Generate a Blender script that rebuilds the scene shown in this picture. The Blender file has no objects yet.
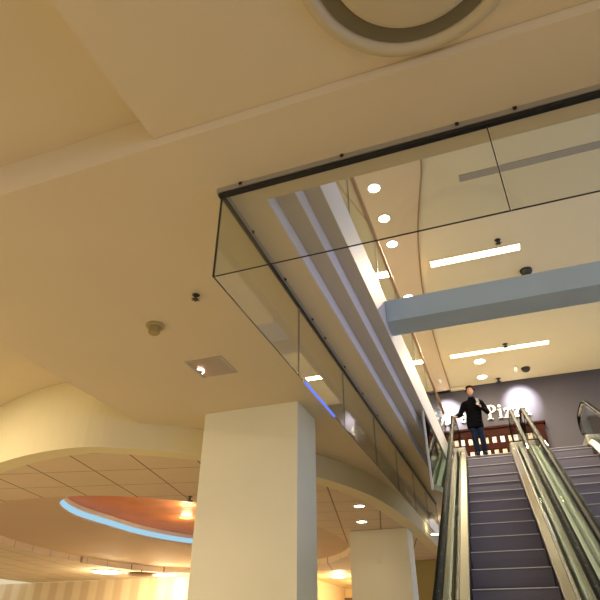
import bpy, bmesh, math, random
from mathutils import Vector, Matrix
from mathutils.geometry import tessellate_polygon
random.seed(4)
S = bpy.context.scene
COL = S.collection
PI = math.pi
FLOOR = -1.5      # lower floor (the eye is at z = 0)
H = 3.0           # lower ceiling
UF = 3.887        # upper floor
UC = 7.1          # upper ceiling

# ------------------------------------------------------------------ materials
def new_mat(name):
    m = bpy.data.materials.new(name); m.use_nodes = True
    return m, m.node_tree.nodes, m.node_tree.links, m.node_tree.nodes['Principled BSDF']
def mat(name, col, rough=.6, metal=0., spec=.5, noise=0., nscale=3., bump=0., bscale=60., emit=None, estr=0.):
    m, N, L, b = new_mat(name)
    b.inputs['Base Color'].default_value = (*col, 1); b.inputs['Roughness'].default_value = rough
    b.inputs['Metallic'].default_value = metal; b.inputs['Specular IOR Level'].default_value = spec
    tc = N.new('ShaderNodeTexCoord')
    if noise:
        n = N.new('ShaderNodeTexNoise'); n.inputs['Scale'].default_value = nscale; n.inputs['Detail'].default_value = 5
        L.new(tc.outputs['Object'], n.inputs['Vector'])
        r = N.new('ShaderNodeValToRGB'); r.color_ramp.elements[0].position = .3; r.color_ramp.elements[1].position = .7
        r.color_ramp.elements[0].color = (*[c*(1-noise) for c in col], 1); r.color_ramp.elements[1].color = (*[min(1, c*(1+noise*.6)) for c in col], 1)
        L.new(n.outputs['Fac'], r.inputs['Fac']); L.new(r.outputs['Color'], b.inputs['Base Color'])
    if bump:
        n = N.new('ShaderNodeTexNoise'); n.inputs['Scale'].default_value = bscale
        L.new(tc.outputs['Object'], n.inputs['Vector'])
        bp = N.new('ShaderNodeBump'); bp.inputs['Strength'].default_value = bump; bp.inputs['Distance'].default_value = .01
        L.new(n.outputs['Fac'], bp.inputs['Height']); L.new(bp.outputs['Normal'], b.inputs['Normal'])
    if emit:
        b.inputs['Emission Color'].default_value = (*emit, 1); b.inputs['Emission Strength'].default_value = estr
    return m
def glass_mat(name, tint, ior=1.5, gloss=1.0, rough=.0):
    m, N, L, b = new_mat(name); N.remove(b)
    out = N['Material Output']
    t = N.new('ShaderNodeBsdfTransparent'); t.inputs['Color'].default_value = (*tint, 1)
    g = N.new('ShaderNodeBsdfGlossy'); g.inputs['Roughness'].default_value = rough; g.inputs['Color'].default_value = (gloss, gloss, gloss, 1)
    f = N.new('ShaderNodeFresnel'); ge = N.new('ShaderNodeNewGeometry'); mr = N.new('ShaderNodeMapRange')
    mr.inputs['To Min'].default_value = ior; mr.inputs['To Max'].default_value = 1/ior
    L.new(ge.outputs['Backfacing'], mr.inputs['Value']); L.new(mr.outputs[0], f.inputs['IOR'])
    mx = N.new('ShaderNodeMixShader')
    L.new(f.outputs[0], mx.inputs[0]); L.new(t.outputs[0], mx.inputs[1]); L.new(g.outputs[0], mx.inputs[2]); L.new(mx.outputs[0], out.inputs[0])
    return m
def tile_mat():
    m, N, L, b = new_mat('ceiling_tile'); b.inputs['Roughness'].default_value = .85
    tc = N.new('ShaderNodeTexCoord'); sp = N.new('ShaderNodeSeparateXYZ'); L.new(tc.outputs['Object'], sp.inputs[0])
    def M(op, a, c=None):
        n = N.new('ShaderNodeMath'); n.operation = op
        for i, v in ((0, a), (1, c)):
            if v is None: continue
            if isinstance(v, (int, float)): n.inputs[i].default_value = v
            else: L.new(v, n.inputs[i])
        return n.outputs[0]
    masks = []
    for (cx, cy, o, s, w) in ((.9763, .2164, -4.845, .985, .016), (-.2164, .9763, 9.02, .97, .010)):
        v = M('ADD', M('MULTIPLY', sp.outputs[0], cx), M('MULTIPLY', sp.outputs[1], cy))
        f = M('FRACT', M('DIVIDE', M('ADD', M('SUBTRACT', v, o), 40*s + s/2), s))
        masks.append(M('LESS_THAN', M('ABSOLUTE', M('SUBTRACT', f, .5)), w))
    k = M('MAXIMUM', masks[0], masks[1])
    n = N.new('ShaderNodeTexNoise'); n.inputs['Scale'].default_value = 2.; L.new(tc.outputs['Object'], n.inputs['Vector'])
    r = N.new('ShaderNodeValToRGB'); r.color_ramp.elements[0].color = (.70, .57, .40, 1); r.color_ramp.elements[1].color = (.78, .64, .46, 1); L.new(n.outputs['Fac'], r.inputs['Fac'])
    mx = N.new('ShaderNodeMix'); mx.data_type = 'RGBA'; L.new(k, mx.inputs['Factor']); L.new(r.outputs['Color'], mx.inputs['A']); mx.inputs['B'].default_value = (.30, .19, .10, 1)
    L.new(mx.outputs['Result'], b.inputs['Base Color'])
    return m
def wave_mat(name, c1, c2, scale, axis='X', rough=.5, metal=0., bump=.3, distort=0., sharp=True):
    m, N, L, b = new_mat(name); b.inputs['Roughness'].default_value = rough; b.inputs['Metallic'].default_value = metal
    tc = N.new('ShaderNodeTexCoord'); w = N.new('ShaderNodeTexWave'); w.bands_direction = axis; w.inputs['Scale'].default_value = scale
    w.inputs['Distortion'].default_value = distort
    L.new(tc.outputs['Object'], w.inputs['Vector'])
    r = N.new('ShaderNodeValToRGB'); r.color_ramp.elements[0].color = (*c1, 1); r.color_ramp.elements[1].color = (*c2, 1)
    if sharp: r.color_ramp.elements[0].position = .3; r.color_ramp.elements[1].position = .7
    L.new(w.outputs['Color'], r.inputs['Fac']); L.new(r.outputs['Color'], b.inputs['Base Color'])
    bp = N.new('ShaderNodeBump'); bp.inputs['Strength'].default_value = bump; bp.inputs['Distance'].default_value = .004
    L.new(w.outputs['Color'], bp.inputs['Height']); L.new(bp.outputs['Normal'], b.inputs['Normal'])
    return m
def emit_mat(name, col, s):
    m, N, L, b = new_mat(name); N.remove(b); e = N.new('ShaderNodeEmission')
    e.inputs[0].default_value = (*col, 1); e.inputs[1].default_value = s; L.new(e.outputs[0], N['Material Output'].inputs[0]); return m

M_ceil = mat('ceiling_paint', (.72, .615, .435), .8, noise=.03, nscale=.6, bump=.06, bscale=90)
M_bulk = mat('bulkhead_paint', (.80, .72, .46), .8, noise=.03, nscale=.6)
M_col = mat('column_paint', (.90, .86, .66), .7, noise=.03, nscale=1.2, bump=.06)
M_white = mat('fascia_paint', (.72, .69, .72), .55, noise=.03, nscale=1.)
M_soff = mat('soffit_paint', (.60, .54, .44), .7, noise=.03, nscale=1.)
M_beam = mat('beam_paint', (.42, .53, .62), .4, noise=.06, nscale=1.5)
M_uceil = mat('upper_ceiling_paint', (.86, .78, .56), .8, noise=.03, nscale=.5)
M_usoff = mat('upper_soffit_paint', (.82, .68, .50), .8)
M_tile = tile_mat()
M_smooth = mat('ring_paint', (.66, .50, .34), .8, noise=.03, nscale=.8)
M_orange = mat('orange_wood', (.82, .24, .05), .5, noise=.12, nscale=1.5)
M_blue = emit_mat('blue_light', (.36, .62, .78), .95)
M_pale = mat('cove_paint', (.85, .84, .80), .6)
M_floor = mat('floor_tile', (.54, .48, .34), .35, noise=.08, nscale=1.5)
M_carp = mat('landing_floor', (.62, .56, .44), .5, noise=.1)
M_signw = mat('sign_wall_paint', (.075, .07, .095), .8, noise=.05, nscale=1.)
M_yellow = mat('mustard_wall_paint', (.40, .31, .09), .7, noise=.05)
M_slat = wave_mat('pale_wood_slats', (.72, .54, .32), (.84, .68, .44), .35, 'X', .5, 0, .3)
M_red = mat('red_brown_wood', (.030, .006, .004), .7, spec=.1, noise=.25, nscale=6)
M_black = mat('black_gasket', (.008, .008, .01), .4)
M_alu = mat('brushed_aluminium', (.50, .50, .48), .38, .85)
M_steel = mat('stainless_steel', (.86, .80, .68), .30, 1.)
M_outer = mat('outer_deck_metal', (.20, .25, .22), .5, .5)
M_steel2 = mat('dull_steel', (.50, .48, .46), .4, .9)
M_rubber = mat('black_handrail_rubber', (.003, .004, .005), .5, 0, .04)
M_silver = mat('polished_edge', (.66, .60, .54), .25, .9)
M_step = wave_mat('grooved_step', (.15, .14, .20), (.30, .28, .38), 26, 'X',   .5, .25, .5)
M_lip = mat('step_edge', (.62, .60, .66), .4, .6)
M_glass = glass_mat('clear_glass', (.94, .955, .935), 1.5, .9)
M_bglass = glass_mat('balustrade_glass', (.90, .95, .91), 1.5, .95)
M_eglass = glass_mat('escalator_glass', (.82, .90, .86), 1.18, .8)
M_mirror = glass_mat('reflective_glass', (.55, .56, .54), 2.6, .8)
M_edge = mat('dark_glass_edge', (.012, .02, .018), .3)
M_joint = mat('clear_joint', (.16, .17, .15), .4)
M_wood = mat('tan_wood_rail', (.50, .27, .12), .35, noise=.15, nscale=5)
M_lamp = emit_mat('warm_lamp', (1, .86, .62), 14)
M_lampw = emit_mat('white_lamp', (1, .93, .80), 9)
M_strip = emit_mat('strip_lamp', (1, .86, .52), 7)
M_letter = mat('white_letter', (.88, .88, .86), .5)
M_pic = None
M_dark = mat('dark_fitting', (.02, .018, .016), .5)
M_beige = mat('beige_plastic', (.42, .32, .12), .5)
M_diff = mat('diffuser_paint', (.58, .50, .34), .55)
M_diffd = mat('diffuser_recess_shade', (.17, .145, .09), .7)  # shade of the groove put into the colour; its shape is nearly flush
M_grey = mat('grey_slot', (.40, .37, .33), .6)
M_skin = mat('skin', (.62, .36, .26), .5)
M_hair = mat('auburn_hair', (.045, .014, .010), .85, spec=.1, bump=.8, bscale=90)
M_jacket = mat('black_jacket', (.003, .003, .005), .95, spec=.08, bump=.3, bscale=30)
M_jean = mat('blue_jeans', (.010, .018, .048), .9, spec=.1, noise=.3, nscale=12)
M_shoe = mat('dark_shoes', (.012, .012, .014), .5)
M_phone = mat('pale_phone', (.30, .36, .46), .3)

# ------------------------------------------------------------------ helpers
def obj(name, bm, m, parent=None, smooth=False, bevel=0):
    me = bpy.data.meshes.new(name)
    bmesh.ops.recalc_face_normals(bm, faces=bm.faces)
    bm.to_mesh(me); bm.free(); me.materials.append(m)
    o = bpy.data.objects.new(name, me); COL.objects.link(o); o.parent = parent
    if smooth:
        for p in me.polygons: p.use_smooth = True
    if bevel:
        b = o.modifiers.new('bevel', 'BEVEL'); b.width = bevel; b.segments = 2; b.limit_method = 'ANGLE'
    return o
def empty(name, label, cat, loc=(0, 0, 0), rz=0, group=None):
    o = bpy.data.objects.new(name, None); COL.objects.link(o); o.location = loc; o.rotation_euler = (0, 0, rz)
    o.empty_display_size = .1
    return tag(o, label, cat, group)
def tag(o, label, cat, group=None):
    o['label'] = label; o['category'] = cat
    if group: o['group'] = group
    return o
def struct(name, bm, m, smooth=False, label=None, bevel=0):
    o = obj(name, bm, m, None, smooth, bevel); o['kind'] = 'structure'
    if label: o['label'] = label
    return o
def BM(): return bmesh.new()
def box(bm, x0, x1, y0, y1, z0, z1, mtx=None):
    vs = [bm.verts.new((x, y, z)) for x in (x0, x1) for y in (y0, y1) for z in (z0, z1)]
    for f in ((0, 1, 3, 2), (4, 6, 7, 5), (0, 4, 5, 1), (2, 3, 7, 6), (0, 2, 6, 4), (1, 5, 7, 3)): bm.faces.new([vs[i] for i in f])
    if mtx is not None: bmesh.ops.transform(bm, matrix=mtx, verts=vs)
    return bm
def bx(*a): return box(BM(), *a)
def plate(bm, outer, z0, z1, holes=()):
    loops = [[Vector((x, y, 0)) for x, y in outer]] + [[Vector((x, y, 0)) for x, y in h] for h in holes]
    tris = tessellate_polygon(loops); flat = [v for l in loops for v in l]
    lo = [bm.verts.new((v.x, v.y, z0)) for v in flat]; hi = [bm.verts.new((v.x, v.y, z1)) for v in flat]
    for t in tris:
        bm.faces.new([lo[i] for i in t]); bm.faces.new([hi[i] for i in reversed(t)])
    k = 0
    for l in loops:
        n = len(l)
        for i in range(n):
            a, b = k+i, k+(i+1) % n; bm.faces.new((lo[a], lo[b], hi[b], hi[a]))
        k += n
    return bm
def xz_plate(bm, outer, y0, y1, holes=()):    # polygon in x,z extruded along y
    n0 = len(bm.verts); plate(bm, outer, 0, 1, holes); bm.verts.ensure_lookup_table()
    for v in bm.verts[n0:]:
        x, z, t = v.co; v.co = (x, y0 + (y1-y0)*t, z)
    return bm
def spline(pts, n=8, closed=False):
    P = [Vector(p) for p in pts]; out = []; N_ = len(P)
    rng = range(N_) if closed else range(N_-1)
    for i in rng:
        if closed: a, b, c, d = P[(i-1) % N_], P[i], P[(i+1) % N_], P[(i+2) % N_]
        else: a, b, c, d = P[max(i-1, 0)], P[i], P[i+1], P[min(i+2, N_-1)]
        for k in range(n):
            t = k/n; out.append(.5*((2*b)+(c-a)*t+(2*a-5*b+4*c-d)*t*t+(3*b-a-3*c+d)*t**3))
    if not closed: out.append(P[-1])
    return out
def ribbon(bm, pts, z0, z1, th):
    n = len(pts); off = []
    for i in range(n):
        a, b = Vector(pts[max(i-1, 0)]), Vector(pts[min(i+1, n-1)]); d = (b-a).normalized(); off.append(Vector((-d.y, d.x))*th)
    rows = [[bm.verts.new((p[0]+o.x*s, p[1]+o.y*s, z)) for s, z in ((0, z0), (1, z0), (1, z1), (0, z1))] for p, o in zip(pts, off)]
    for i in range(n-1):
        for k in range(4): bm.faces.new((rows[i][k], rows[i][(k+1) % 4], rows[i+1][(k+1) % 4], rows[i+1][k]))
    bm.faces.new(rows[0]); bm.faces.new(rows[-1])
    return bm
def lathe(bm, prof, c=(0, 0, 0), n=48, cap=True):
    rows = []
    for r, z in prof: rows.append([bm.verts.new((c[0]+r*math.cos(2*PI*i/n), c[1]+r*math.sin(2*PI*i/n), c[2]+z)) for i in range(n)])
    for a, b in zip(rows, rows[1:]):
        for i in range(n): bm.faces.new((a[i], a[(i+1) % n], b[(i+1) % n], b[i]))
    if cap:
        bm.faces.new(rows[0]); bm.faces.new(rows[-1])
    return bm
def tube(bm, pts, r, n=10, caps=True):
    P = [Vector(p) for p in pts]; rows = []
    rr = r if isinstance(r, (list, tuple)) else [r]*len(P)
    for i, p in enumerate(P):
        d = (P[min(i+1, len(P)-1)]-P[max(i-1, 0)]).normalized(); u = d.cross(Vector((0, 0, 1)))
        if u.length < .01: u = Vector((1, 0, 0))
        u.normalize(); v = d.cross(u); rows.append([bm.verts.new(p+(u*math.cos(2*PI*k/n)+v*math.sin(2*PI*k/n))*rr[i]) for k in range(n)])
    for a, b in zip(rows, rows[1:]):
        for k in range(n): bm.faces.new((a[k], a[(k+1) % n], b[(k+1) % n], b[k]))
    if caps: bm.faces.new(rows[0]); bm.faces.new(rows[-1])
    return bm
def sweep(bm, path, prof):       # path in (y,z); profile in (x, n) with n normal to the path
    n = len(path); rows = []
    for i, p in enumerate(path):
        a, b = Vector(path[max(i-1, 0)]), Vector(path[min(i+1, n-1)]); d = (b-a).normalized(); nn = Vector((-d.y, d.x))
        rows.append([bm.verts.new((x, p[0]+nn.x*h, p[1]+nn.y*h)) for x, h in prof])
    m = len(prof)
    for a, b in zip(rows, rows[1:]):
        for k in range(m): bm.faces.new((a[k], a[(k+1) % m], b[(k+1) % m], b[k]))
    bm.faces.new(rows[0]); bm.faces.new(rows[-1])
    return bm
def rect(x0, x1, h0, h1): return [(x0, h0), (x1, h0), (x1, h1), (x0, h1)]

# ------------------------------------------------------------------ setting: lower level
struct('floor', plate(BM(), [(-24, -9), (12, -9), (12, 30), (-24, 30)], FLOOR-.2, FLOOR), M_floor)
# near ceiling panel, higher tray and main ceiling
OX = -1.36                         # left edge of the opening at ceiling height
bm = BM()
plate(bm, [(-5.2, 2.16), (9, 2.16), (9, 2.89), (OX, 2.89), (OX, 21.2), (-5.2, 21.2)], H, H+.12)
struct('ceiling', bm, M_ceil, label='plain tan ceiling around the opening')
struct('ceiling', plate(BM(), [(-1.91, -8), (9, -8), (9, 2.12), (-1.91, 2.12)], 3.09, 3.5), M_ceil, label='near ceiling panel')
struct('ceiling', plate(BM(), [(-14, -8), (-1.905, -8), (-1.905, 2.14), (-14, 2.14)], 3.36, 3.5), M_ceil, label='raised ceiling tray')
struct('ceiling', plate(BM(), [(-14, 2.16), (-5.22, 2.16), (-5.22, 10), (-14, 10)], 3.74, 3.79), M_ceil, label='higher ceiling at the far left')
struct('trim_1', bx(-14, 9, 2.122, 2.16, H-.001, 3.36), M_ceil)
struct('trim_2', bx(-5.24, -5.2, 2.162, 9, H-.001, 3.75), M_ceil)
# slab edges and stepped mouldings along the left of the opening
struct('trim_3', bx(OX-.3, OX+.02, 2.89, 13.2, H+.002, 3.16), M_white)
struct('trim_4', bx(OX-.3, -1.165, 2.89, 13.2, 3.16, 3.37), M_white)
struct('trim_5', bx(-1.339, -1.168, 2.89, 13.2, 3.155, 3.16), M_soff)
struct('trim_6', bx(-1.164, -1.012, 2.89, 13.2, 3.36, 3.365), M_soff)
struct('trim_7', bx(-1.32, -1.01, 2.89, 19, 3.365, 3.90), M_white)
struct('floor', bx(-14, -1.03, 2.95, 17, 3.80, UF), M_carp, label='upper floor slab left of the opening')
struct('floor', bx(-1.03, 8, 13.62, 17, 3.2, UF-.005), M_carp, label='upper landing slab')
struct('floor', bx(-14, 9, -8, 2.87, 3.52, UF), M_carp, label='upper floor slab overhead')

# bulkhead arc, tile ceiling with oval opening, smooth ring, blue cove, orange panel
arc = spline([(-12, 9.2), (-9.6, 7.5), (-7.6, 6.68), (-6.08, 6.50), (-5.17, 6.92), (-4.38, 7.55), (-3.62, 8.5), (-3.08, 9.45), (-2.72, 10.4), (-2.47, 11.5), (-2.32, 13.2), (-2.22, 15.5), (-2.2, 21.0)], 8)
arc = [(v.x, v.y) for v in arc]
struct('wall_bulkhead', ribbon(BM(), arc, 2.585, 3.75, .06), M_bulk, smooth=False)
inner = []; tin = []; tin0 = []
for i, p in enumerate(arc):
    a, b = Vector(arc[max(i-1, 0)]), Vector(arc[min(i+1, len(arc)-1)]); d = (b-a).normalized(); inner.append((p[0]-d.y*.34, p[1]+d.x*.34)); tin.append((p[0]-d.y*.09, p[1]+d.x*.09)); tin0.append((p[0]-d.y*.062, p[1]+d.x*.062))
egg = [(v.x, v.y) for v in spline([(-8.3, 9.15), (-7.18, 9.62), (-6.30, 10.45), (-5.2, 12.0), (-4.60, 14.1), (-4.72, 17.3), (-5.62, 19.6), (-7.2, 21.2), (-10, 22.2), (-13.0, 21.6), (-14.5, 19.8), (-14.9, 16.9), (-14.2, 13), (-12, 10), (-10, 9.1)], 8, True)]
struct('ceiling', plate(BM(), tin[:] + [(-2.2, 22.8), (-22, 22.8), (-22, 9.2)], 2.61, 2.8, [egg]), M_tile, label='square tile ceiling with oval opening')
struct('trim_8', plate(BM(), tin0 + inner[::-1], 2.592, 2.609), M_bulk)
cove = [(v.x, v.y) for v in spline([(-10.30, 11.5), (-10.42, 13.1), (-10.38, 14.8), (-9.80, 16.5), (-8.7, 17.5), (-7.4, 17.4), (-6.4, 16.0), (-6.1, 13.8), (-6.4, 11.6), (-7.2, 10.2), (-8.4, 9.7), (-9.6, 10.2)], 8, True)]
ringout = [(-20, 8.3), (-2.6, 8.3), (-2.6, 22.8), (-20, 22.8)]
ringout = [(-16, 9.0), (-12.5, 8.9), (-6.0, 8.9), (-3.9, 11), (-3.9, 22.6), (-16, 22.6)]
struct('ceiling', plate(BM(), ringout, 2.80, 2.84, [cove]), M_smooth, label='smooth ceiling ring around blue lit cove')
cc = Vector((-8.4, 13.6))
def scl(l, k): return [(cc.x+(x-cc.x)*k, cc.y+(y-cc.y)*k) for x, y in l]
cvt = scl(cove, 1.01)
tag(obj('cove_light', ribbon(BM(), cvt+[cvt[0]], 2.845, 2.98, -.04), M_blue), 'pale blue glowing light band around the oval ceiling recess', 'light')
struct('wall_cove', ribbon(BM(), cvt+[cvt[0]], 2.98, 3.09, -.04), M_pale)
struct('ceiling', plate(BM(), scl(cove, 1.08), 3.09, 3.13), M_orange, label='orange wood ceiling panel in the oval recess')
# far walls of the lower level
struct('wall_back', bx(-24, -9.0, 22.8, 23, FLOOR, 2.6), M_slat, label='pale wood slat wall of far shop')
M_shop = mat('shop_wall_paint', (.85, .62, .28), .6)
struct('wall_shop', bx(-14, -2.2, 31.5, 31.7, FLOOR, 2.75), M_shop, label='yellow back wall of far shop')
struct('wall_shop', bx(-9.2, -9.0, 23, 31.5, FLOOR, 2.75), M_shop, label='left side wall of far shop')
struct('ceiling', bx(-9.2, -2.2, 22.85, 31.5, 2.70, 2.78), M_shop, label='ceiling of far shop')
o = struct('door_1', xz_plate(BM(), [(-9.0, FLOOR), (-6.6, FLOOR), (-6.6, 2.25), (-9.0, 2.25)], 31.38, 31.48, [[(-8.85, FLOOR+.1), (-6.75, FLOOR+.1), (-6.75, 2.1), (-8.85, 2.1)]]), mat('door_frame_brown', (.20, .12, .05), .5), label='brown door frame in far shop')
struct('wall_far', bx(-4.6, -2.38, 21.0, 21.2, FLOOR, 2.6), M_yellow, label='mustard wall beside the far column')
struct('wall_far', bx(-2.38, 9, 21.0, 21.2, FLOOR, 3.0), M_yellow, label='mustard wall at far end')

# columns
for nm, a, lab in (('column', (-4.06, -2.56, 6.87, 7.66, FLOOR, H), 'wide square cream column in front of the curved bulkhead'),
                   ('column', (-4.05, -2.53, 14.80, 15.60, FLOOR, 2.6), 'smaller-looking square cream column farther back under the tiled ceiling')):
    tag(obj(nm, bx(*a), M_col, bevel=.006), lab, 'column')
tag(obj('wall_plate', lathe(BM(), [(.07, 0), (.07, .015), (.055, .02)], n=24), M_col), 'small round cover plate high on the farther column', 'cover plate')
o = bpy.data.objects['wall_plate']; o.rotation_euler = (PI/2, 0, 0); o.location = (-3.32, 14.80, 1.86)

# ------------------------------------------------------------------ upper level
struct('ceiling', plate(BM(), [(-1.05, -2), (9, -2), (9, 17.1), (-1.6, 17.1)], UC, UC+.1), M_uceil, label='upper level cream ceiling')
cur = spline([(-.12, 4.5), (-.30, 6.71), (-.44, 7.46), (-.67, 8.57), (-.85, 9.94), (-.95, 11.0), (-1.02, 13), (-1.05, 17.0)], 6)
struct('ceiling', plate(BM(), [(v.x, v.y) for v in cur] + [(-9, 17.0), (-9, 4.5)], UC-.10, UC), M_usoff, label='lowered ceiling strip with curved edge')
struct('edge_shadow_ribbon', ribbon(BM(), [(v.x, v.y) for v in cur], UC-.105, UC-.0, -.03), mat('edge_shadow_brown', (.42, .28, .15), .6))  # brown ribbon paints the shadow gap along the curved edge
struct('wall_sign', bx(-9, 9, 17.0, 17.15, 3.2, UC), M_signw, label='grey purple wall carrying the shop sign')
struct('trim_9', bx(-1.9, -.55, 16.86, 17.0, UC-.10, UC-.02), mat('cream_trim', (.86, .80, .60), .6))
struct('wall_upper', bx(-9.2, -9, 2.9, 17.1, UF, UC), M_uceil)

# cross beam over the opening
tag(obj('cross_beam', bx(-1.008, 8, 5.93, 6.33, 3.487, 3.80), M_beam, bevel=.004), 'blue grey beam crossing the opening below the upper ceiling', 'beam')

# ------------------------------------------------------------------ glass smoke baffle under the ceiling
BX, BY, BZ = -1.627, 2.675, 2.172
b = empty('smoke_baffle', 'hanging glass smoke baffle with black channel around the ceiling opening', 'glass baffle', (BX, BY, H))
def L(bm):   # into baffle local space
    bmesh.ops.translate(bm, vec=(-BX, -BY, -H), verts=bm.verts); return bm
for x0, x1 in ((BX, .335), (.345, 2.33), (2.34, 4.3), (4.31, 6.3)):
    obj('glass_panel', L(bx(x0+.004, x1, BY-.005, BY+.005, BZ+.004, 2.955)), M_glass, b)
    obj('edge_seal', L(bx(x0, x1, BY-.005, BY+.005, BZ+.0, BZ+.004)), M_edge, b)
    obj('joint_seal', L(bx(x1+.001, x1+.008, BY-.006, BY+.006, BZ, 2.95)), M_edge, b)
ys = [BY, 4.395, 5.97, 7.6, 9.2, 10.8, 12.4, 14.0]
for y0, y1 in zip(ys, ys[1:]):
    obj('glass_panel', L(bx(BX-.005, BX+.005, y0+.006, y1-.004, BZ+.004, 2.955)), M_glass, b)
    obj('edge_seal', L(bx(BX-.005, BX+.005, y0, y1, BZ+.0, BZ+.004)), M_edge, b)
    obj('joint_seal', L(bx(BX-.006, BX+.006, y1-.004, y1+.001, BZ, 2.95)), M_joint, b)
obj('blue_reflection', L(bx(BX-.008, BX+.008, 4.56, 5.55, BZ-.006, BZ+.014)), emit_mat('blue_reflection_glow', (.12, .20, 1.0), 1.2), b)  # glowing strip stands in for a blue reflection along the glass edge
obj('corner_seal', L(bx(BX-.006, BX+.006, BY-.006, BY+.006, BZ-.001, 2.95)), M_edge, b)
bm = BM(); box(bm, BX-.035, 6.3, BY-.03, BY+.03, 2.952, H); obj('channel', L(bm), M_alu, b)
bm = BM(); box(bm, BX-.018, BX+.018, BY+.03, 14, 2.952, H); obj('channel', L(bm), M_alu, b)
bm = BM(); box(bm, BX-.022, 6.3, BY-.022, BY+.018, 2.925, 2.952); obj('gasket', L(bm), M_black, b)
bm = BM(); box(bm, BX-.014, BX+.014, BY+.027, 14, 2.928, 2.952); obj('gasket', L(bm), M_black, b)
for x in (-1.46, -.653, .158, .53, 1.34, 2.15):
    bm = BM(); box(bm, x-.012, x+.012, BY-.038, BY-.03, 2.975, 2.998); box(bm, x-.005, x+.005, BY-.045, BY-.038, 2.98, 2.99)
    obj('clip', L(bm), M_dark, b)
for y in (3.2, 3.95, 4.75, 5.2, 6.0, 6.9, 7.8, 8.8, 9.8):
    bm = BM(); box(bm, BX+.018, BX+.026, y-.012, y+.012, 2.975, 2.998); box(bm, BX+.026, BX+.035, y-.005, y+.005, 2.98, 2.99)
    obj('clip', L(bm), M_dark, b)

# ------------------------------------------------------------------ upper balustrade along the opening
b = empty('glass_balustrade', 'upper floor glass balustrade with tan handrail along the opening', 'balustrade', (-1.04, 9, 3.9))
def LB(bm): bmesh.ops.translate(bm, vec=(1.04, -9, -3.9), verts=bm.verts); return bm
bal = [3.0, 4.40, 5.81, 7.2, 8.65, 10.0, 11.4, 12.9]
for y0, y1 in zip(bal, bal[1:]):
    obj('glass_panel', LB(bx(-1.046, -1.034, y0+.006, y1-.006, 3.9, 4.79)), M_bglass, b)
    obj('joint_gap', LB(bx(-1.046, -1.034, y1-.006, y1+.006, 3.93, 4.79)), M_edge, b)
bm = tube(BM(), [(-1.04, 3.0, 4.81), (-1.04, 6, 4.81), (-1.04, 9, 4.81), (-1.04, 12.95, 4.81)], .032, 14)
obj('handrail', LB(bm), M_wood, b, True)
obj('base_shoe', LB(bx(-1.06, -1.02, 3.0, 12.95, 3.9, 3.95)), M_alu, b)

# guard panel beneath the fascia beside the escalator
g = empty('guard_panel', 'reflective glass guard panel with pale post beside the escalator handrail', 'guard panel', (-1.03, 8.8, 2.06))
def LG(bm): bmesh.ops.translate(bm, vec=(1.03, -8.8, -2.06), verts=bm.verts); return bm
obj('post', LG(bx(-1.06, -1.025, 8.78, 8.82, 2.06, 3.364)), M_white, g, bevel=.006)
bm = BM(); q = [(8.82, 3.362), (8.82, 2.16), (10.2, 2.42), (13.2, 3.0), (13.2, 3.362)]
for x in (-1.04, -1.03): [bm.verts.new((x, y, z)) for y, z in q]
bm.verts.ensure_lookup_table(); v = bm.verts
bm.faces.new(v[0:5]); bm.faces.new(v[5:10])
for i in range(5): bm.faces.new((v[i], v[(i+1) % 5], v[5+(i+1) % 5], v[5+i]))
obj('glass_sheet', LG(bm), M_mirror, g)
bm = BM(); q = [(8.82, 2.16), (8.82, 2.07), (13.2, 2.91), (13.2, 3.0)]
for x in (-1.045, -1.025): [bm.verts.new((x, y, z)) for y, z in q]
bm.verts.ensure_lookup_table(); v = bm.verts
bm.faces.new(v[0:4]); bm.faces.new(v[4:8])
for i in range(4): bm.faces.new((v[i], v[(i+1) % 4], v[4+(i+1) % 4], v[4+i]))
obj('bottom_trim', LG(bm), M_alu, g)

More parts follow.
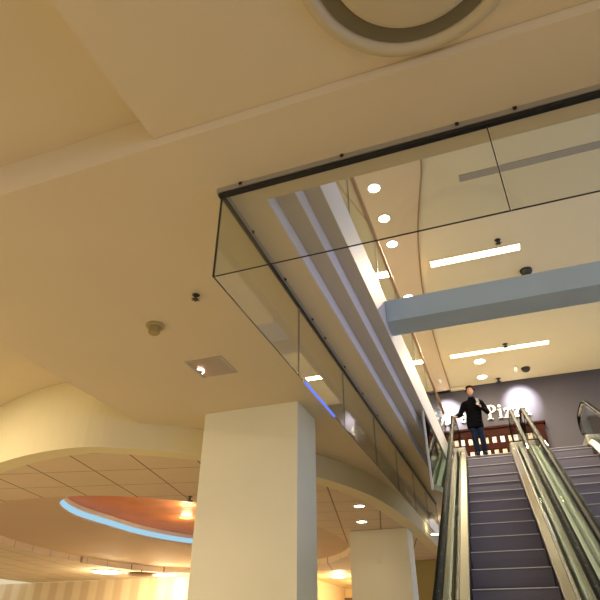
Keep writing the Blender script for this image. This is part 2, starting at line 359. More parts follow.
# ------------------------------------------------------------------ escalators
SL = .566
def epath(h, t0=-10.6, t1=1.3):      # a line h above the nosings, flattening at both landings; local y,z
    top = 0. ; bot = FLOOR-UF
    pts = [(t0, bot+h)]
    y_b = bot/SL
    for k in range(0, 7):
        u = k/6; y = y_b-.5+u*1.0; pts.append((y, bot+h+SL*.5*u*u))
    for k in range(0, 9):
        u = k/8; y = -.75+u*1.1; pts.append((y, -SL*.75+SL*1.1*(u-u*u/2)+h + (SL*.2)*0))
    zt = pts[-1][1]
    # blend so that the top ends at h above the landing
    e = zt-h
    pts = [p if i < 8 else (p[0], p[1]-e*((i-8)/8)**1.5) for i, p in enumerate(pts)]
    pts.append((t1, h)); return pts
def escalator(label, x, group):
    e = empty('escalator', label, 'escalator', (x, 13.6, UF), math.radians(.81), group)
    nose = epath(0)
    # steps
    for k in range(19):
        t = -.03-.48*k; z = SL*t if k > 2 else (-.004, -.20, -.50)[k]; st = BM()
        if t < -9.3: break
        riser = [(-.0, 0), (.012, -.02), (.02, -.10), (.035, -.2), (.055, -SL*.48-.01)]
        vs = [[st.verts.new((sx*.5, t+a, z+c)) for a, c in riser + [(.5, -SL*.48-.01), (.5, -.012), (.48, 0)]] for sx in (-1, 1)]
        st.faces.new(vs[0]); st.faces.new(vs[1]); n = len(vs[0])
        for i in range(n): st.faces.new((vs[0][i], vs[0][(i+1) % n], vs[1][(i+1) % n], vs[1][i]))
        s = obj('step', st, M_step, e)
        obj('step_edge', bx(-.495, .495, t-.006, t+.02, z-.006, z+.006), M_lip, s)
    obj('comb_plate', bx(-.5, .5, .0, .9, -.04, -.001), M_steel2, e)
    for sx in (-1, 1):
        def R(a, b_, h0, h1):
            return rect(a, b_, h0, h1) if sx > 0 else [(-p, q) for p, q in rect(a, b_, h0, h1)]
        p0 = epath(0, -10.6, 1.0)
        obj('skirt', sweep(BM(), p0, R(.505, .515, -.25, .10)), M_black, e)
        obj('inner_deck', sweep(BM(), p0, [(sx*a, c) for a, c in ((.512, .10), (.515, .13), (.60, .20), (.60, .08))]), M_steel, e)
        obj('glass_seal', sweep(BM(), p0, R(.60, .630, .10, .235)), M_black, e)
        obj('glass_panel', sweep(BM(), epath(0, -10.4, 1.25), R(.660, .672, .16, .91)), M_eglass, e)
        obj('outer_deck', sweep(BM(), p0, R(.675, .77, .10, .19)), M_outer, e)
        obj('newel_deck', bx(*(sorted((sx*.505, sx*.77))), -.1, 1.0, -.02, .22), M_steel2, e, bevel=.03)
        hp = [q_ for q_ in epath(.93, -10.4, 1.15) if q_[0] < -8.5] + [(t_, SL*t_+.93+.11*(t_+6)/6) for t_ in (-7.5, -6.0, -4.5, -3.0, -1.5, -.6, -.15)] + [(.05, 1.045), (.25, 1.10), (.5, 1.12), (1.15, 1.12)]
        # rounded newel ends
        top = [(1.15+.25*math.sin(a), 1.12-.25+.25*math.cos(a)) for a in [PI*k/8 for k in range(1, 9)]]
        bz = FLOOR-UF+.93
        bot = [(-10.4-.25*math.sin(a), bz-.25+.25*math.cos(a)) for a in [PI*k/8 for k in range(8, 0, -1)]]
        oval = [(sx*.692+.048*math.cos(a), .034*math.sin(a)) for a in [2*PI*k/14 for k in range(14)]]
        obj('handrail', sweep(BM(), bot+hp+top, oval), M_rubber, e, True)
        obj('rail_track', sweep(BM(), hp, R(.655, .70, -.055, -.036)), M_silver, e)
    tr = sweep(BM(), epath(0, -10.6, 1.0), rect(-.745, .745, -.85, -.3))
    obj('truss_casing', tr, M_alu, e)
    return e
escalator('left escalator climbing to the upper landing with the standing man at its top', -.19, 'escalators')
escalator('right escalator beside the first one, partly cut off by the frame', 1.46, 'escalators')

# ------------------------------------------------------------------ lights (visible fixtures)
def downlight(name, x, y, z, r, label, group, power, col=(1, .82, .58), m=None):
    t = empty(name, label, 'ceiling light', (x, y, z), 0, group)
    obj('trim_ring', lathe(BM(), [(r*1.0, .02), (r*1.25, .0), (r*1.28, -.006), (r*1.0, -.012), (r*.98, .02)], n=28, cap=False), M_pale, t, True)
    obj('lens', lathe(BM(), [(r, -.001), (r, -.010)], n=28), m or M_lamp, t)
    if power:
        l = bpy.data.lights.new('downlight_lamp', 'SPOT'); l.energy = power; l.color = col; l.spot_size = math.radians(130); l.spot_blend = .8; l.shadow_soft_size = r
        lo = bpy.data.objects.new('lamp', l); COL.objects.link(lo); lo.parent = t; lo.location = (0, 0, -.03)
    return t
for i, (x, y) in enumerate(((-1.20, 7.13), (-1.21, 8.0), (-1.23, 8.83), (-1.29, 10.93))):
    downlight('downlight', x, y, UC-.10, .105, ['round downlight nearest the front edge of the opening, first in the upper ceiling row', 'round downlight second in the upper ceiling row', 'round downlight third in the row, cut by the glass edge line', 'round downlight peeking just above the blue grey beam'][i], 'downlights on the upper ceiling strip', 60)
downlight('downlight', 0.02, 15.25, UC, .15, 'oval-looking downlight above the man, nearer than its neighbour', 'downlights before the sign wall', 70)
downlight('downlight', 0.00, 16.40, UC, .14, 'downlight just above and beside the standing man\'s head', 'downlights before the sign wall', 60)
downlight('downlight', -.66*1.0-2.37, 12.0, 2.61, .11, 'upper of two downlights in the tiled ceiling above the far column', 'tiled ceiling downlights', 25)
downlight('downlight', -3.42, 13.70, 2.61, .12, 'lower of two downlights in the tiled ceiling above the far column', 'tiled ceiling downlights', 25)
downlight('downlight', -2.37, 18.4, H, .16, 'small downlight low beside the black handrail, before the mustard wall', 'main ceiling downlights', 60) if False else None
downlight('downlight', -1.98, 16.1, 2.62, .13, 'small downlight low beside the black handrail, before the mustard wall', 'main ceiling downlights', 10)
# linear lights and slot of the upper ceiling
def strip(x0, x1, y, label):
    t = empty('linear_light', label, 'ceiling light', ((x0+x1)/2, y, UC), 0, 'linear lights of the upper ceiling'); w = (x1-x0)/2
    obj('lens', bx(-w, w, -.11, .11, -.012, -.002), M_strip, t)
    obj('frame', plate(BM(), [(-w-.03, -.14), (w+.03, -.14), (w+.03, .14), (-w-.03, .14)], -.016, 0, [[(-w, -.11), (w, -.11), (w, .11), (-w, .11)]]), M_uceil, t)
    l = bpy.data.lights.new('linear_lamp', 'AREA'); l.shape = 'RECTANGLE'; l.size = 2*w; l.size_y = .2; l.energy = 330; l.color = (1, .82, .52)
    lo = bpy.data.objects.new('lamp', l); COL.objects.link(lo); lo.parent = t; lo.location = (0, 0, -.03)
strip(-.60, 1.25, 9.95, 'long bright linear ceiling light just beyond the glass line')
strip(-.75, 1.9, 14.65, 'long bright linear ceiling light farther back above the man')
tag(obj('ceiling_slot', bx(.275, 2.6, 7.44, 7.61, UC-.012, UC), M_grey), 'grey linear air slot in the near part of the upper ceiling', 'air slot')
def sprinkler(x, y, z, s, label, name='sprinkler'):
    t = empty(name, label, 'sprinkler', (x, y, z))
    obj('escutcheon', lathe(BM(), [(.035*s, 0), (.04*s, -.004), (.03*s, -.012)], n=20), M_dark, t, True)
    bm = BM(); tube(bm, [(0, 0, -.01*s), (0, 0, -.05*s)], .008*s, 8)
    for sx in (-1, 1): tube(bm, [(0, 0, -.012*s), (sx*.018*s, 0, -.03*s), (0, 0, -.05*s)], .005*s, 6)
    obj('frame', bm, M_dark, t)
    bm = lathe(BM(), [(.012*s, -.05*s), (.03*s, -.052*s), (.03*s, -.056*s), (.01*s, -.058*s)], n=12)
    for k in range(6):
        a = k*PI/3; box(bm, .02*s, .045*s, -.006*s, .006*s, -.056*s, -.052*s, Matrix.Rotation(a, 4, 'Z'))
    obj('deflector', bm, M_dark, t)
sprinkler(-2.56, 3.916, H, 1.0, 'dark sprinkler head on the plain ceiling left of the glass baffle')
sprinkler(.826, 9.576, UC, 1.6, 'dark sprinkler in the upper ceiling near the first linear light')
sprinkler(.768, 14.385, UC, 1.8, 'dark sprinkler in the upper ceiling near the second linear light')
sprinkler(.463, 16.7, UC, 2.0, 'sprinkler hanging from the upper ceiling against the sign wall')
sprinkler(-6.07, 10.0, 2.61, 1.4, 'small dark sprinkler in the tiled ceiling left of the near column')
for (x, y, lab) in ((1.36, 10.9, 'dark round dome over the beam at the right'), (1.28, 16.2, 'dark round dome near the sign wall at the right')):
    tag(obj('camera_dome', lathe(BM(), [(.13, 0), (.13, -.03), (.11, -.08), (.06, -.12), (.005, -.135)], (x, y, UC), 24), M_dark, None, True), lab, 'camera dome')
# smoke detector
t = empty('smoke_detector', 'beige round smoke detector on the plain tan ceiling', 'detector', (-3.288, 4.30, H))
obj('base', lathe(BM(), [(.098, 0), (.10, -.018), (.085, -.03), (.05, -.034)], n=32), M_beige, t, True)
bm = lathe(BM(), [(.055, -.03), (.058, -.06), (.056, -.10), (.045, -.112), (.01, -.115)], n=24)
for k in range(12):
    a = 2*PI*k/12; box(bm, .052, .062, -.005, .005, -.10, -.04, Matrix.Rotation(a, 4, 'Z'))
obj('chamber', bm, M_beige, t)
# recessed square wall-washer
t = empty('recessed_light', 'square recessed metal ceiling light with a small glowing crescent reflection', 'ceiling light', (-3.20, 5.45, H), math.radians(1))
obj('frame', plate(BM(), [(-.25, -.245), (.25, -.245), (.25, .245), (-.25, .245)], -.008, .0, [[(-.228, -.223), (.228, -.223), (.228, .223), (-.228, .223)]]), M_steel2, t)
bm = BM(); n = 12; g2 = [[bm.verts.new((-.228+.456*i/n, -.223+.446*j/n, -.001-.012*(1-abs(2*i/n-1)**2))) for j in range(n+1)] for i in range(n+1)]
for i in range(n):
    for j in range(n): bm.faces.new((g2[i][j], g2[i+1][j], g2[i+1][j+1], g2[i][j+1]))
obj('reflector', bm, mat('reflector_metal', (.40, .34, .31), .3, 1.), t, True)
obj('reflection_arc', tube(BM(), [(-.20+.07*math.cos(a), .03+.07*math.sin(a), -.022) for a in [math.radians(-75+15*k) for k in range(11)]], .008, 8), emit_mat('crescent_reflection', (1, .95, .85), 4), t, True)  # emitting arc stands in for a bright reflection on the metal plate
# round air diffuser
t = empty('ceiling_diffuser', 'large round stepped air diffuser on the near ceiling', 'diffuser', (.067, 1.475, 3.09))
obj('outer_ring', lathe(BM(), [(.635, .0), (.630, -.015), (.615, -.032), (.59, -.038), (.57, -.032), (.552, -.015), (.545, .0)], n=72, cap=False), M_diff, t, True)
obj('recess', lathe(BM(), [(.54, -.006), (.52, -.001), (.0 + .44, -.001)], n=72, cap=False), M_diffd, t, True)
obj('center_disc', lathe(BM(), [(.43, -.001), (.445, -.012), (.44, -.024), (.41, -.032), (.3, -.036), (.01, -.038)], n=72), M_diff, t, True)
# far shop lights on the lower level
for (x, y, lab) in ((-15.2, 19.4, 'left of two bright oval ceiling lights over the pale slat wall'), (-14.6, 20.9, 'right of two bright oval ceiling lights over the pale slat wall')): pass
def far_lamp(x, y, z, r, label, p):
    t = empty('shop_light', label, 'ceiling light', (x, y, z), 0, 'far shop ceiling lights')
    obj('housing', lathe(BM(), [(r*1.1, 0), (r*1.12, -.04), (r, -.05)], n=28), M_pale, t)
    obj('lens', lathe(BM(), [(r*.98, -.05), (r*.95, -.065)], n=28), M_lampw, t)
    l = bpy.data.lights.new('shop_lamp', 'POINT'); l.energy = p; l.color = (1, .80, .50); l.shadow_soft_size = .2
    lo = bpy.data.objects.new('lamp', l); COL.objects.link(lo); lo.parent = t; lo.location = (0, 0, -.4)
far_lamp(-15.6, 20.0, 2.61, .55, 'left of two bright oval ceiling lights over the pale slat wall', 150)
far_lamp(-14.0, 21.6, 2.61, .5, 'right of two bright oval ceiling lights over the pale slat wall', 150)
far_lamp(-11.5, 22.2, 2.61, .25, 'glaring light by the left side of the near column, over the slat wall', 260)
far_lamp(-7.6, 25.6, 2.70, .30, 'nearer ceiling light of the yellow shop between the two columns', 120)
far_lamp(-6.8, 28.2, 2.70, .34, 'farther ceiling light of the yellow shop between the two columns', 160)
t = empty('hanging_dish', 'shallow brown dish hanging below the shop ceiling by the slat wall', 'hanging dish', (-14.1, 20.2, 2.61))
obj('dish', lathe(BM(), [(.05, -.22), (.45, -.20), (.62, -.14), (.60, -.13), (.40, -.17), (.05, -.18)], n=36), mat('dish_brown', (.30, .17, .08), .5), t, True)
obj('rod', tube(BM(), [(0, 0, 0), (0, 0, -.19)], .02, 8), M_dark, t)
for (x, y, lab) in ((-7.70, 12.6, 'nearer of two glowing discs drawn as yellow reflections in the orange oval recess'), (-8.55, 14.0, 'farther of two glowing discs drawn as yellow reflections in the orange oval recess')):
    t = empty('recess_reflection', lab, 'ceiling light', (x, y, 3.09), 0, 'added reflection glows in the orange recess')
    obj('lens', lathe(BM(), [(.20, 0), (.18, -.012)], n=24), emit_mat('added_amber_glow', (1, .66, .22), 2.2), t)  # emitting disc stands in for a yellow reflection on the orange panel
    l = bpy.data.lights.new('added_amber_glow', 'POINT'); l.energy = 25; l.color = (1, .70, .38); l.shadow_soft_size = .15  # point light added to warm the recess
    lo = bpy.data.objects.new('lamp', l); COL.objects.link(lo); lo.parent = t; lo.location = (0, 0, -.12)  # added point light for the reflection glow

# ------------------------------------------------------------------ shop sign and display cabinet on the far wall
sg = empty('shop_sign', 'white serif raised shop lettering on the grey purple wall', 'sign', (0, 16.98, 5.91))
def quad(bm, pts, y0=-.05, y1=0): xz_plate(bm, pts, y0, y1)
def bar(x0, x1, z0, z1): return [(x0, z0), (x1, z0), (x1, z1), (x0, z1)]
def arcband(cx, cz, rx, rz, wx, wz, a0, a1, n=14):
    o_, i_ = [], []
    for k in range(n+1):
        a = math.radians(a0+(a1-a0)*k/n); o_.append((cx+rx*math.cos(a), cz+rz*math.sin(a))); i_.append((cx+(rx-wx)*math.cos(a), cz+(rz-wz)*math.sin(a)))
    return o_+i_[::-1]
K = .46
GL = {
 'V': (.95, [[(.08, 1), (.27, 1), (.56, .16), (.47, 0)], [(.47, 0), (.56, .16), (.80, 1), (.72, 1)], bar(0, .38, .95, 1), bar(.60, .95, .95, 1)]),
 'P': (.68, [bar(.10, .27, 0, 1), bar(0, .38, 0, .05), bar(0, .30, .95, 1), arcband(.27, .73, .36, .27, .17, .07, -90, 90)]),
 'i': (.36, [bar(.10, .25, 0, .66), bar(0, .36, 0, .05), bar(0, .18, .61, .66), arcband(.17, .86, .10, .10, .099, .099, 0, 360)]),
 'l': (.36, [bar(.10, .25, 0, 1.02), bar(0, .36, 0, .05), bar(0, .18, .97, 1.02)]),
 'z': (.54, [bar(.02, .50, .58, .66), bar(.02, .52, 0, .08), [(.33, .60), (.50, .60), (.20, .06), (.02, .06)], bar(.02, .08, .46, .60), bar(.46, .52, .06, .22)]),
 'a': (.54, [bar(.32, .46, .04, .50), arcband(.25, .48, .21, .19, .13, .07, 0, 150), arcband(.22, .19, .20, .20, .12, .06, 0, 360), [(.44, .06), (.46, 0), (.56, 0), (.56, .07)]]),
}
for ch, x in (('V', -2.13), ('i', -1.68), ('l', -1.49), ('l', -1.30), ('a', -1.11 + .22), ('P', -.075), ('i', .245), ('z', .43), ('z', .68), ('a', .93)):
    bm = BM()
    for pl in GL[ch][1]: quad(bm, [(x+a*K, b_*K) for a, b_ in pl])
    obj('letter', bm, M_letter, sg)
# lit cubbies in a dark red wood cabinet
def pic_mat(i):
    cols = [((.95, .72, .42), (.45, .22, .10)), ((.98, .90, .75), (.80, .62, .40)), ((.85, .42, .30), (.98, .90, .80)), ((.90, .62, .30), (.35, .30, .18))][i % 4]
    m, N, L_, b = new_mat('lit_picture'); N.remove(b)
    tc = N.new('ShaderNodeTexCoord'); n = N.new('ShaderNodeTexNoise'); n.inputs['Scale'].default_value = 9+i; L_.new(tc.outputs['Object'], n.inputs['Vector'])
    r = N.new('ShaderNodeValToRGB'); r.color_ramp.elements[0].color = (*cols[1], 1); r.color_ramp.elements[1].color = (*cols[0], 1); r.color_ramp.elements[0].position = .38; r.color_ramp.elements[1].position = .55
    e = N.new('ShaderNodeEmission'); e.inputs[1].default_value = 1.9; L_.new(n.outputs['Fac'], r.inputs['Fac']); L_.new(r.outputs['Color'], e.inputs[0]); L_.new(e.outputs[0], N['Material Output'].inputs[0]); return m
PM = [pic_mat(i) for i in range(4)]
cb = empty('display_cabinet', 'dark red wood wall cabinet with rows of small lit pictures', 'cabinet', (0, 16.99, UF))
xs = [-1.62+.232*k for k in range(13)]
holes = []
for z in (5.26, 4.87, 4.48):
    for x in xs: holes.append([(x-.078, z-.11-UF), (x+.078, z-.11-UF), (x+.078, z+.11-UF), (x-.078, z+.11-UF)])
obj('cabinet_front', xz_plate(BM(), [(-1.85, 0.02), (1.45, 0.02), (1.45, 1.70), (-1.85, 1.70)], -.16, -.10, holes), M_red, cb)
obj('cabinet_body', bx(-1.85, 1.45, -.07, -.005, .02, 1.70), M_red, cb)
obj('cornice', bx(-1.90, 1.50, -.20, -.005, 1.70, 1.76), M_red, cb)
i = 0
for z in (5.26, 4.87, 4.48):
    for x in xs:
        obj('lit_picture', bx(x-.060, x+.060, -.098, -.075, z-.088-UF, z+.088-UF), PM[(i*7+i//5) % 4], cb); i += 1
# wall washers aimed at the sign wall
def washer(x, z, label, p):
    t = empty('track_spotlight', label, 'spotlight', (x, 15.9, UC), 0, 'spotlights washing the sign wall')
    obj('stem', tube(BM(), [(0, 0, 0), (0, 0, -.10)], .012, 8), M_pale, t)
    d = Vector((0, 1.05, z-UC+.15)).normalized()
    obj('can', tube(BM(), [Vector((0, 0, -.14))-d*.07, Vector((0, 0, -.14))+d*.09], .05, 16), M_pale, t, True)
    l = bpy.data.lights.new('spot_lamp', 'SPOT'); l.energy = p; l.color = (1, .93, .88); l.spot_size = math.radians(62); l.spot_blend = .9; l.shadow_soft_size = .04
    lo = bpy.data.objects.new('lamp', l); COL.objects.link(lo); lo.parent = t; lo.location = Vector((0, 0, -.14))+d*.13
    lo.rotation_euler = d.to_track_quat('-Z', 'Y').to_euler()
washer(-1.25, 6.20, 'small ceiling spotlight behind the man, left one, washing the sign wall', 800)
washer(.98, 6.40, 'small ceiling spotlight at the right, washing the sign wall above the letters', 640)

# ------------------------------------------------------------------ the man at the top of the escalator
def skin_mesh(joints, edges, sub=2):
    me = bpy.data.meshes.new('tmp'); names = list(joints)
    me.from_pydata([joints[n][0] for n in names], [(names.index(a), names.index(b_)) for a, b_ in edges], [])
    o = bpy.data.objects.new('tmp', me); COL.objects.link(o)
    o.modifiers.new('s', 'SKIN'); m2 = o.modifiers.new('u', 'SUBSURF'); m2.levels = sub; m2.render_levels = sub
    for i, n in enumerate(names):
        r = joints[n][1]; me.skin_vertices[0].data[i].radius = r if isinstance(r, tuple) else (r, r)
        me.skin_vertices[0].data[i].use_root = (i == 0)
    dg = bpy.context.evaluated_depsgraph_get(); ev = o.evaluated_get(dg); out = bmesh.new(); out.from_mesh(ev.to_mesh()); ev.to_mesh_clear()
    bpy.data.objects.remove(o); bpy.data.meshes.remove(me); return out
def merge(dst, src):
    t = bpy.data.meshes.new('t'); src.to_mesh(t); src.free(); dst.from_mesh(t); bpy.data.meshes.remove(t); return dst
def ball(c, r, sc=(1, 1, 1), rot=None):
    bm = BM(); M_ = Matrix.Translation(c) @ (rot or Matrix()) @ Matrix.Diagonal((r*sc[0], r*sc[1], r*sc[2], 1))
    bmesh.ops.create_uvsphere(bm, u_segments=28, v_segments=20, radius=1, matrix=M_); return bm
PX, PY, PZ = -.36, 13.66, UF
man = empty('person', 'man in black jacket and blue jeans standing at the top of the escalator', 'person', (PX, PY, PZ))
# local joints: x to the photo's right, -y toward the camera
J = dict(pel=((-.02, .02, .93), .12), spine=((-.01, .02, 1.12), (.135, .10)), chest=((.0, .02, 1.30), (.15, .11)), base=((-.0, .015, 1.42), (.09, .08)),
         neck=((-.0, .0, 1.50), .055), head0=((-.0, -.015, 1.58), .06),
         shL=((-.17, .02, 1.36), .065), elL=((-.33, .03, 1.12), .045), wrL=((-.455, -.12, 1.01), .030),
         shR=((.17, .02, 1.36), .065), elR=((.32, .00, 1.09), .045), wrR=((.205, -.235, 1.135), .030),
         hpL=((-.11, .02, .88), .085), knL=((-.075, -.03, .49), .058), anL=((-.06, .03, .09), .042), toL=((-.065, -.13, .035), .036),
         hpR=((.08, .02, .88), .085), knR=((.095, .0, .49), .058), anR=((.10, .05, .09), .042), toR=((.11, -.11, .035), .036))
ED = [('pel', 'spine'), ('spine', 'chest'), ('chest', 'base'), ('base', 'neck'), ('neck', 'head0'), ('chest', 'shL'), ('shL', 'elL'), ('elL', 'wrL'), ('chest', 'shR'), ('shR', 'elR'), ('elR', 'wrR'),
      ('pel', 'hpL'), ('hpL', 'knL'), ('knL', 'anL'), ('anL', 'toL'), ('pel', 'hpR'), ('hpR', 'knR'), ('knR', 'anR'), ('anR', 'toR')]
body = skin_mesh(J, ED)
hc = Vector((.0, -.03, 1.67))
merge(body, ball(hc, .1, (.78, .92, 1.08)))
merge(body, ball(hc+Vector((0, -.022, -.065)), .1, (.56, .62, .55)))
merge(body, ball(hc+Vector((0, -.10, -.022)), .016, (.8, 1.1, 1.7)))      # nose
merge(body, ball(hc+Vector((0, -.078, -.066)), .022, (1.1, .5, .35)))     # lips
for s in (-1, 1):
    merge(body, ball(hc+Vector((s*.080, .005, -.015)), .026, (.35, .7, 1.1)))   # ears
    merge(body, ball(hc+Vector((s*.03, -.078, .028)), .022, (1.1, .45, .4)))    # brows
def hand(wr, palm_dir, curl, side, spread):
    """palm with four unequal bent fingers and a thumb"""
    w = Vector(wr); f = Vector(palm_dir).normalized(); s = Vector(side).normalized(); c = Vector(curl).normalized()
    pb = skin_mesh({'w': (w, .026), 'p': (w+f*.045, (.036, .020)), 'k': (w+f*.085, (.036, .016))}, [('w', 'p'), ('p', 'k')], 2); merge(body, pb)
    for k, ln in enumerate((.070, .080, .074, .058)):
        b0 = w+f*.07+s*(.030-.020*k); b1 = w+f*.092+s*(.030-.020*k); j1 = b1+(f*.75+c*.55).normalized()*ln*.5; j2 = j1+(f*-.15+c).normalized()*ln*.35; j3 = j2+(f*-.8+c*.5).normalized()*ln*.28
        merge(body, skin_mesh({'a': (b0, .010), 'b': (b1, .0095), 'c': (j1, .0088), 'd': (j2, .008), 'e': (j3, .007)}, [('a', 'b'), ('b', 'c'), ('c', 'd'), ('d', 'e')], 1))
    t0 = w+f*.028+s*.018; t1 = w+f*.05+s*.050+c*.01; t2 = t1+(f*.7+c*.6).normalized()*.034; t3 = t2+(f*.3+c-s*.5).normalized()*.026
    merge(body, skin_mesh({'a': (t0, .014), 'b': (t1, .012), 'c': (t2, .010), 'd': (t3, .008)}, [('a', 'b'), ('b', 'c'), ('c', 'd')], 1))
hand((-.455, -.125, 1.005), (-.10, -.9, -.10), (0, -.2, -1), (1, -.2, 0), 1)     # resting over the rail
hand((.205, -.235, 1.135), (-.55, -.25, .75), (-.6, -.5, -.35), (-.3, .2, .6), 1)   # raised at the chest
bo = obj('body', body, M_skin, man, True)
rm = bo.modifiers.new('fuse', 'REMESH'); rm.mode = 'VOXEL'; rm.voxel_size = .007; rm.use_smooth_shade = True
for s in (-1, 1):
    obj('eye', merge(ball(hc+Vector((s*.031, -.0815, .010)), .0125, (1.1, .7, .6)), BM()), mat('eye', (.03, .02, .015), .2), man, True)
obj('mouth', ball(hc+Vector((0, -.0885, -.068)), .018, (1.1, .3, .16)), mat('mouth', (.30, .07, .06), .5), man, True)
# hair: a cap of tousled locks
hb = ball(hc+Vector((0, .030, .042)), .1, (1.0, 1.02, 1.02))
for k in range(70):
    a = random.uniform(0, 2*PI); e = random.uniform(-.15, 1.45); d = Vector((math.cos(a)*math.cos(e), math.sin(a)*math.cos(e), math.sin(e)))
    if d.y < -.55 and d.z < .45: continue
    c = hc+Vector((0, .026, .036))+Vector((d.x*.098, d.y*.098, d.z*.105)); merge(hb, ball(c, .034, (1, 1, .7), Matrix.Rotation(a, 4, 'Z') @ Matrix.Rotation(random.uniform(-.6, .6), 4, 'X')))
ho = obj('hair', hb, M_hair, man, True)
rm = ho.modifiers.new('fuse', 'REMESH'); rm.mode = 'VOXEL'; rm.voxel_size = .009; rm.use_smooth_shade = True
# clothes
def loft(secs, n=24):
    bm = BM(); rows = [[bm.verts.new((cx+rx*math.copysign(abs(math.cos(2*PI*k/n))**.8, math.cos(2*PI*k/n)), cy+ry*math.copysign(abs(math.sin(2*PI*k/n))**.8, math.sin(2*PI*k/n)), z)) for k in range(n)] for cx, cy, z, rx, ry in secs]
    for p_, q_ in zip(rows, rows[1:]):
        for k in range(n): bm.faces.new((p_[k], p_[(k+1) % n], q_[(k+1) % n], q_[k]))
    bm.faces.new(rows[0]); bm.faces.new(rows[-1]); bmesh.ops.recalc_face_normals(bm, faces=bm.faces); return bm
jk = loft([(-.02, .02, .70, .185, .135), (-.02, .02, .74, .20, .145), (-.02, .02, .90, .195, .14), (-.01, .02, 1.05, .19, .138), (0, .02, 1.20, .20, .145), (0, .02, 1.32, .215, .14), (0, .02, 1.39, .19, .12), (0, .015, 1.44, .125, .10), (0, .005, 1.48, .075, .075), (0, 0, 1.505, .066, .066)])
for sg_ in ([(-.13, .02, 1.36), (-.20, .02, 1.345), (-.245, .025, 1.27), (-.335, .03, 1.11), (-.38, -.01, 1.07), (-.44, -.10, 1.022)], [(.13, .02, 1.36), (.20, .02, 1.345), (.25, .02, 1.26), (.325, .0, 1.085), (.30, -.06, 1.08), (.215, -.215, 1.125)]):
    t_ = tube(BM(), [tuple(v) for v in spline(sg_, 4)], [.085-.038*min(1, i_/20) for i_ in range(21)], 16); bmesh.ops.recalc_face_normals(t_, faces=t_.faces); merge(jk, t_)
for k in range(26):      # soft folds
    z = random.uniform(.82, 1.3); x = random.uniform(-.15, .15); merge(jk, ball(Vector((x, -.105, z)), .05, (1.0, .45, .22), Matrix.Rotation(random.uniform(-.7, .7), 4, 'Y')))
jo = obj('jacket', jk, M_jacket, man, True)
rm = jo.modifiers.new('fuse', 'REMESH'); rm.mode = 'VOXEL'; rm.voxel_size = .012; rm.use_smooth_shade = True
obj('collar', tube(BM(), [(-.055, -.045, 1.50), (-.062, .02, 1.515), (0, .065, 1.52), (.062, .02, 1.515), (.055, -.045, 1.50)], .020, 10), M_jacket, man, True)
JN = dict(pel=((-.01, .03, .88), (.11, .09)), hpL=((-.085, .02, .80), .092), knL=((-.075, -.03, .49), .078), anL=((-.06, .03, .06), .068),
          hpR=((.07, .02, .80), .092), knR=((.095, .0, .49), .078), anR=((.10, .05, .06), .068))
jn = skin_mesh(JN, [('pel', 'hpL'), ('hpL', 'knL'), ('knL', 'anL'), ('pel', 'hpR'), ('hpR', 'knR'), ('knR', 'anR')])
no = obj('jeans', jn, M_jean, man, True)
rm = no.modifiers.new('fuse', 'REMESH'); rm.mode = 'VOXEL'; rm.voxel_size = .012; rm.use_smooth_shade = True
for x, y in ((-.065, -.06), (.11, -.04)):
    sb = ball(Vector((x, y, .045)), .1, (.50, 1.35, .45)); 
    for v in sb.verts: v.co.z = max(v.co.z, .002)
    obj('shoe', sb, M_shoe, man, True)
ph = obj('phone', bx(-.034, .034, -.005, .005, -.075, .075), M_phone, None, bevel=.004)
ph.location = (PX+.145, PY-.325, PZ+1.275); ph.rotation_euler = (math.radians(-14), math.radians(-6), math.radians(20))
tag(ph, 'small pale phone held upright in the man\'s raised hand', 'phone')

# ------------------------------------------------------------------ fill lamps added out of frame, built as ceiling downlights pointing at the floor
def fill_lamp(x, y, z, p, label, r=.16, col=(1, .80, .54)):
    t = empty('downlight', label, 'ceiling light', (x, y, z), 0, 'added fill lamps behind and beside the viewer')  # added fill lamp, out of view
    obj('trim_ring', lathe(BM(), [(r, .02), (r*1.25, .0), (r*1.28, -.006), (r, -.012), (r*.98, .02)], n=28, cap=False), M_pale, t, True)  # ring of the added fill lamp
    obj('lens', lathe(BM(), [(r, -.001), (r, -.010)], n=28), M_lamp, t)  # lens of the added fill lamp
    l = bpy.data.lights.new('fill_lamp', 'AREA'); l.shape = 'DISK'; l.size = 2*r; l.energy = p; l.color = col
    lo = bpy.data.objects.new('lamp', l); COL.objects.link(lo); lo.parent = t; lo.location = (0, 0, -.03)  # light of the added fill lamp
RL = 'added fill lamp in the lower ceiling, out of view'
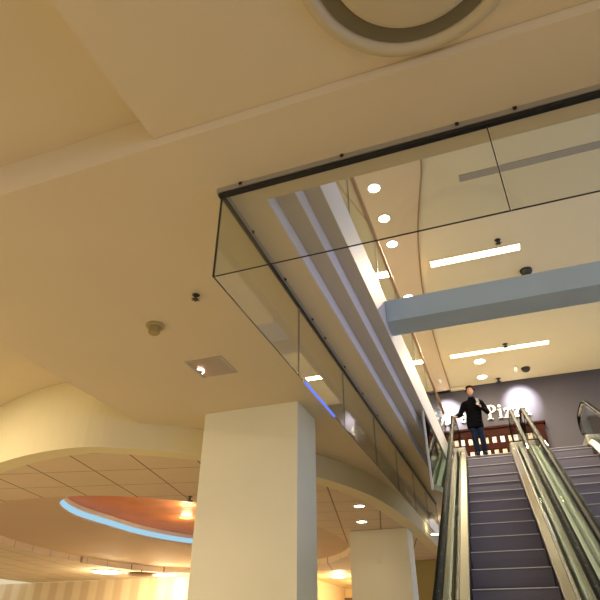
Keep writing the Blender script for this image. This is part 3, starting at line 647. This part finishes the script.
for x, y, z, pw in ((-4.0, -1.5, 3.36, 45), (-4.0, -4.5, 3.36, 45), (1, -4.5, 3.09, 25), (4, -4.5, 3.09, 25), (-8, 1.2, 3.36, 110), (-8, -2, 3.36, 80), (-12, 5, 3.74, 130), (-8.5, 4.2, 3.74, 150), (-12, 1, 3.36, 100)):
    fill_lamp(x, y, z, pw, RL)

# ------------------------------------------------------------------ daylight side, world, camera
W = bpy.data.worlds.new('world'); S.world = W; W.use_nodes = True; N = W.node_tree.nodes; Lk = W.node_tree.links; N.clear()
tc = N.new('ShaderNodeTexCoord'); sp = N.new('ShaderNodeSeparateXYZ'); Lk.new(tc.outputs['Generated'], sp.inputs[0])
r = N.new('ShaderNodeValToRGB'); mr = N.new('ShaderNodeMapRange'); mr.inputs['From Min'].default_value = -1; mr.inputs['From Max'].default_value = 1
Lk.new(sp.outputs['X'], mr.inputs['Value']); Lk.new(mr.outputs[0], r.inputs['Fac'])
r.color_ramp.elements[0].color = (.76, .64, .40, 1); r.color_ramp.elements[0].position = .45
r.color_ramp.elements[1].color = (.90, 1.0, 1.45, 1); r.color_ramp.elements[1].position = .85
bg = N.new('ShaderNodeBackground'); bg.inputs[1].default_value = .9; ow = N.new('ShaderNodeOutputWorld')
Lk.new(r.outputs['Color'], bg.inputs[0]); Lk.new(bg.outputs[0], ow.inputs[0])

cam = bpy.data.cameras.new('camera'); cam.sensor_width = 36; cam.lens = 36*539.86/600; cam.clip_start = .05; cam.clip_end = 200
co = bpy.data.objects.new('camera', cam); COL.objects.link(co); S.camera = co
R3 = Matrix(((.939, .186, .290), (.344, -.509, -.789), (.001, .840, -.542)))
az, th, ro = 0.3524712390287712, 0.5730576724966884, 0.001642415127806972
F = Vector((-math.sin(az)*math.cos(th), math.cos(az)*math.cos(th), math.sin(th))); Rt = Vector((math.cos(az), math.sin(az), 0)); U = Rt.cross(F)
rr = Rt*math.cos(ro)+U*math.sin(ro); uu = U*math.cos(ro)-Rt*math.sin(ro)
co.matrix_world = Matrix(((rr.x, uu.x, -F.x, 0), (rr.y, uu.y, -F.y, 0), (rr.z, uu.z, -F.z, 0), (0, 0, 0, 1)))
S.view_settings.view_transform = 'Standard'; S.view_settings.look = 'None'; S.view_settings.gamma = 1; S.view_settings.exposure = .15
S.view_settings.use_curve_mapping = False
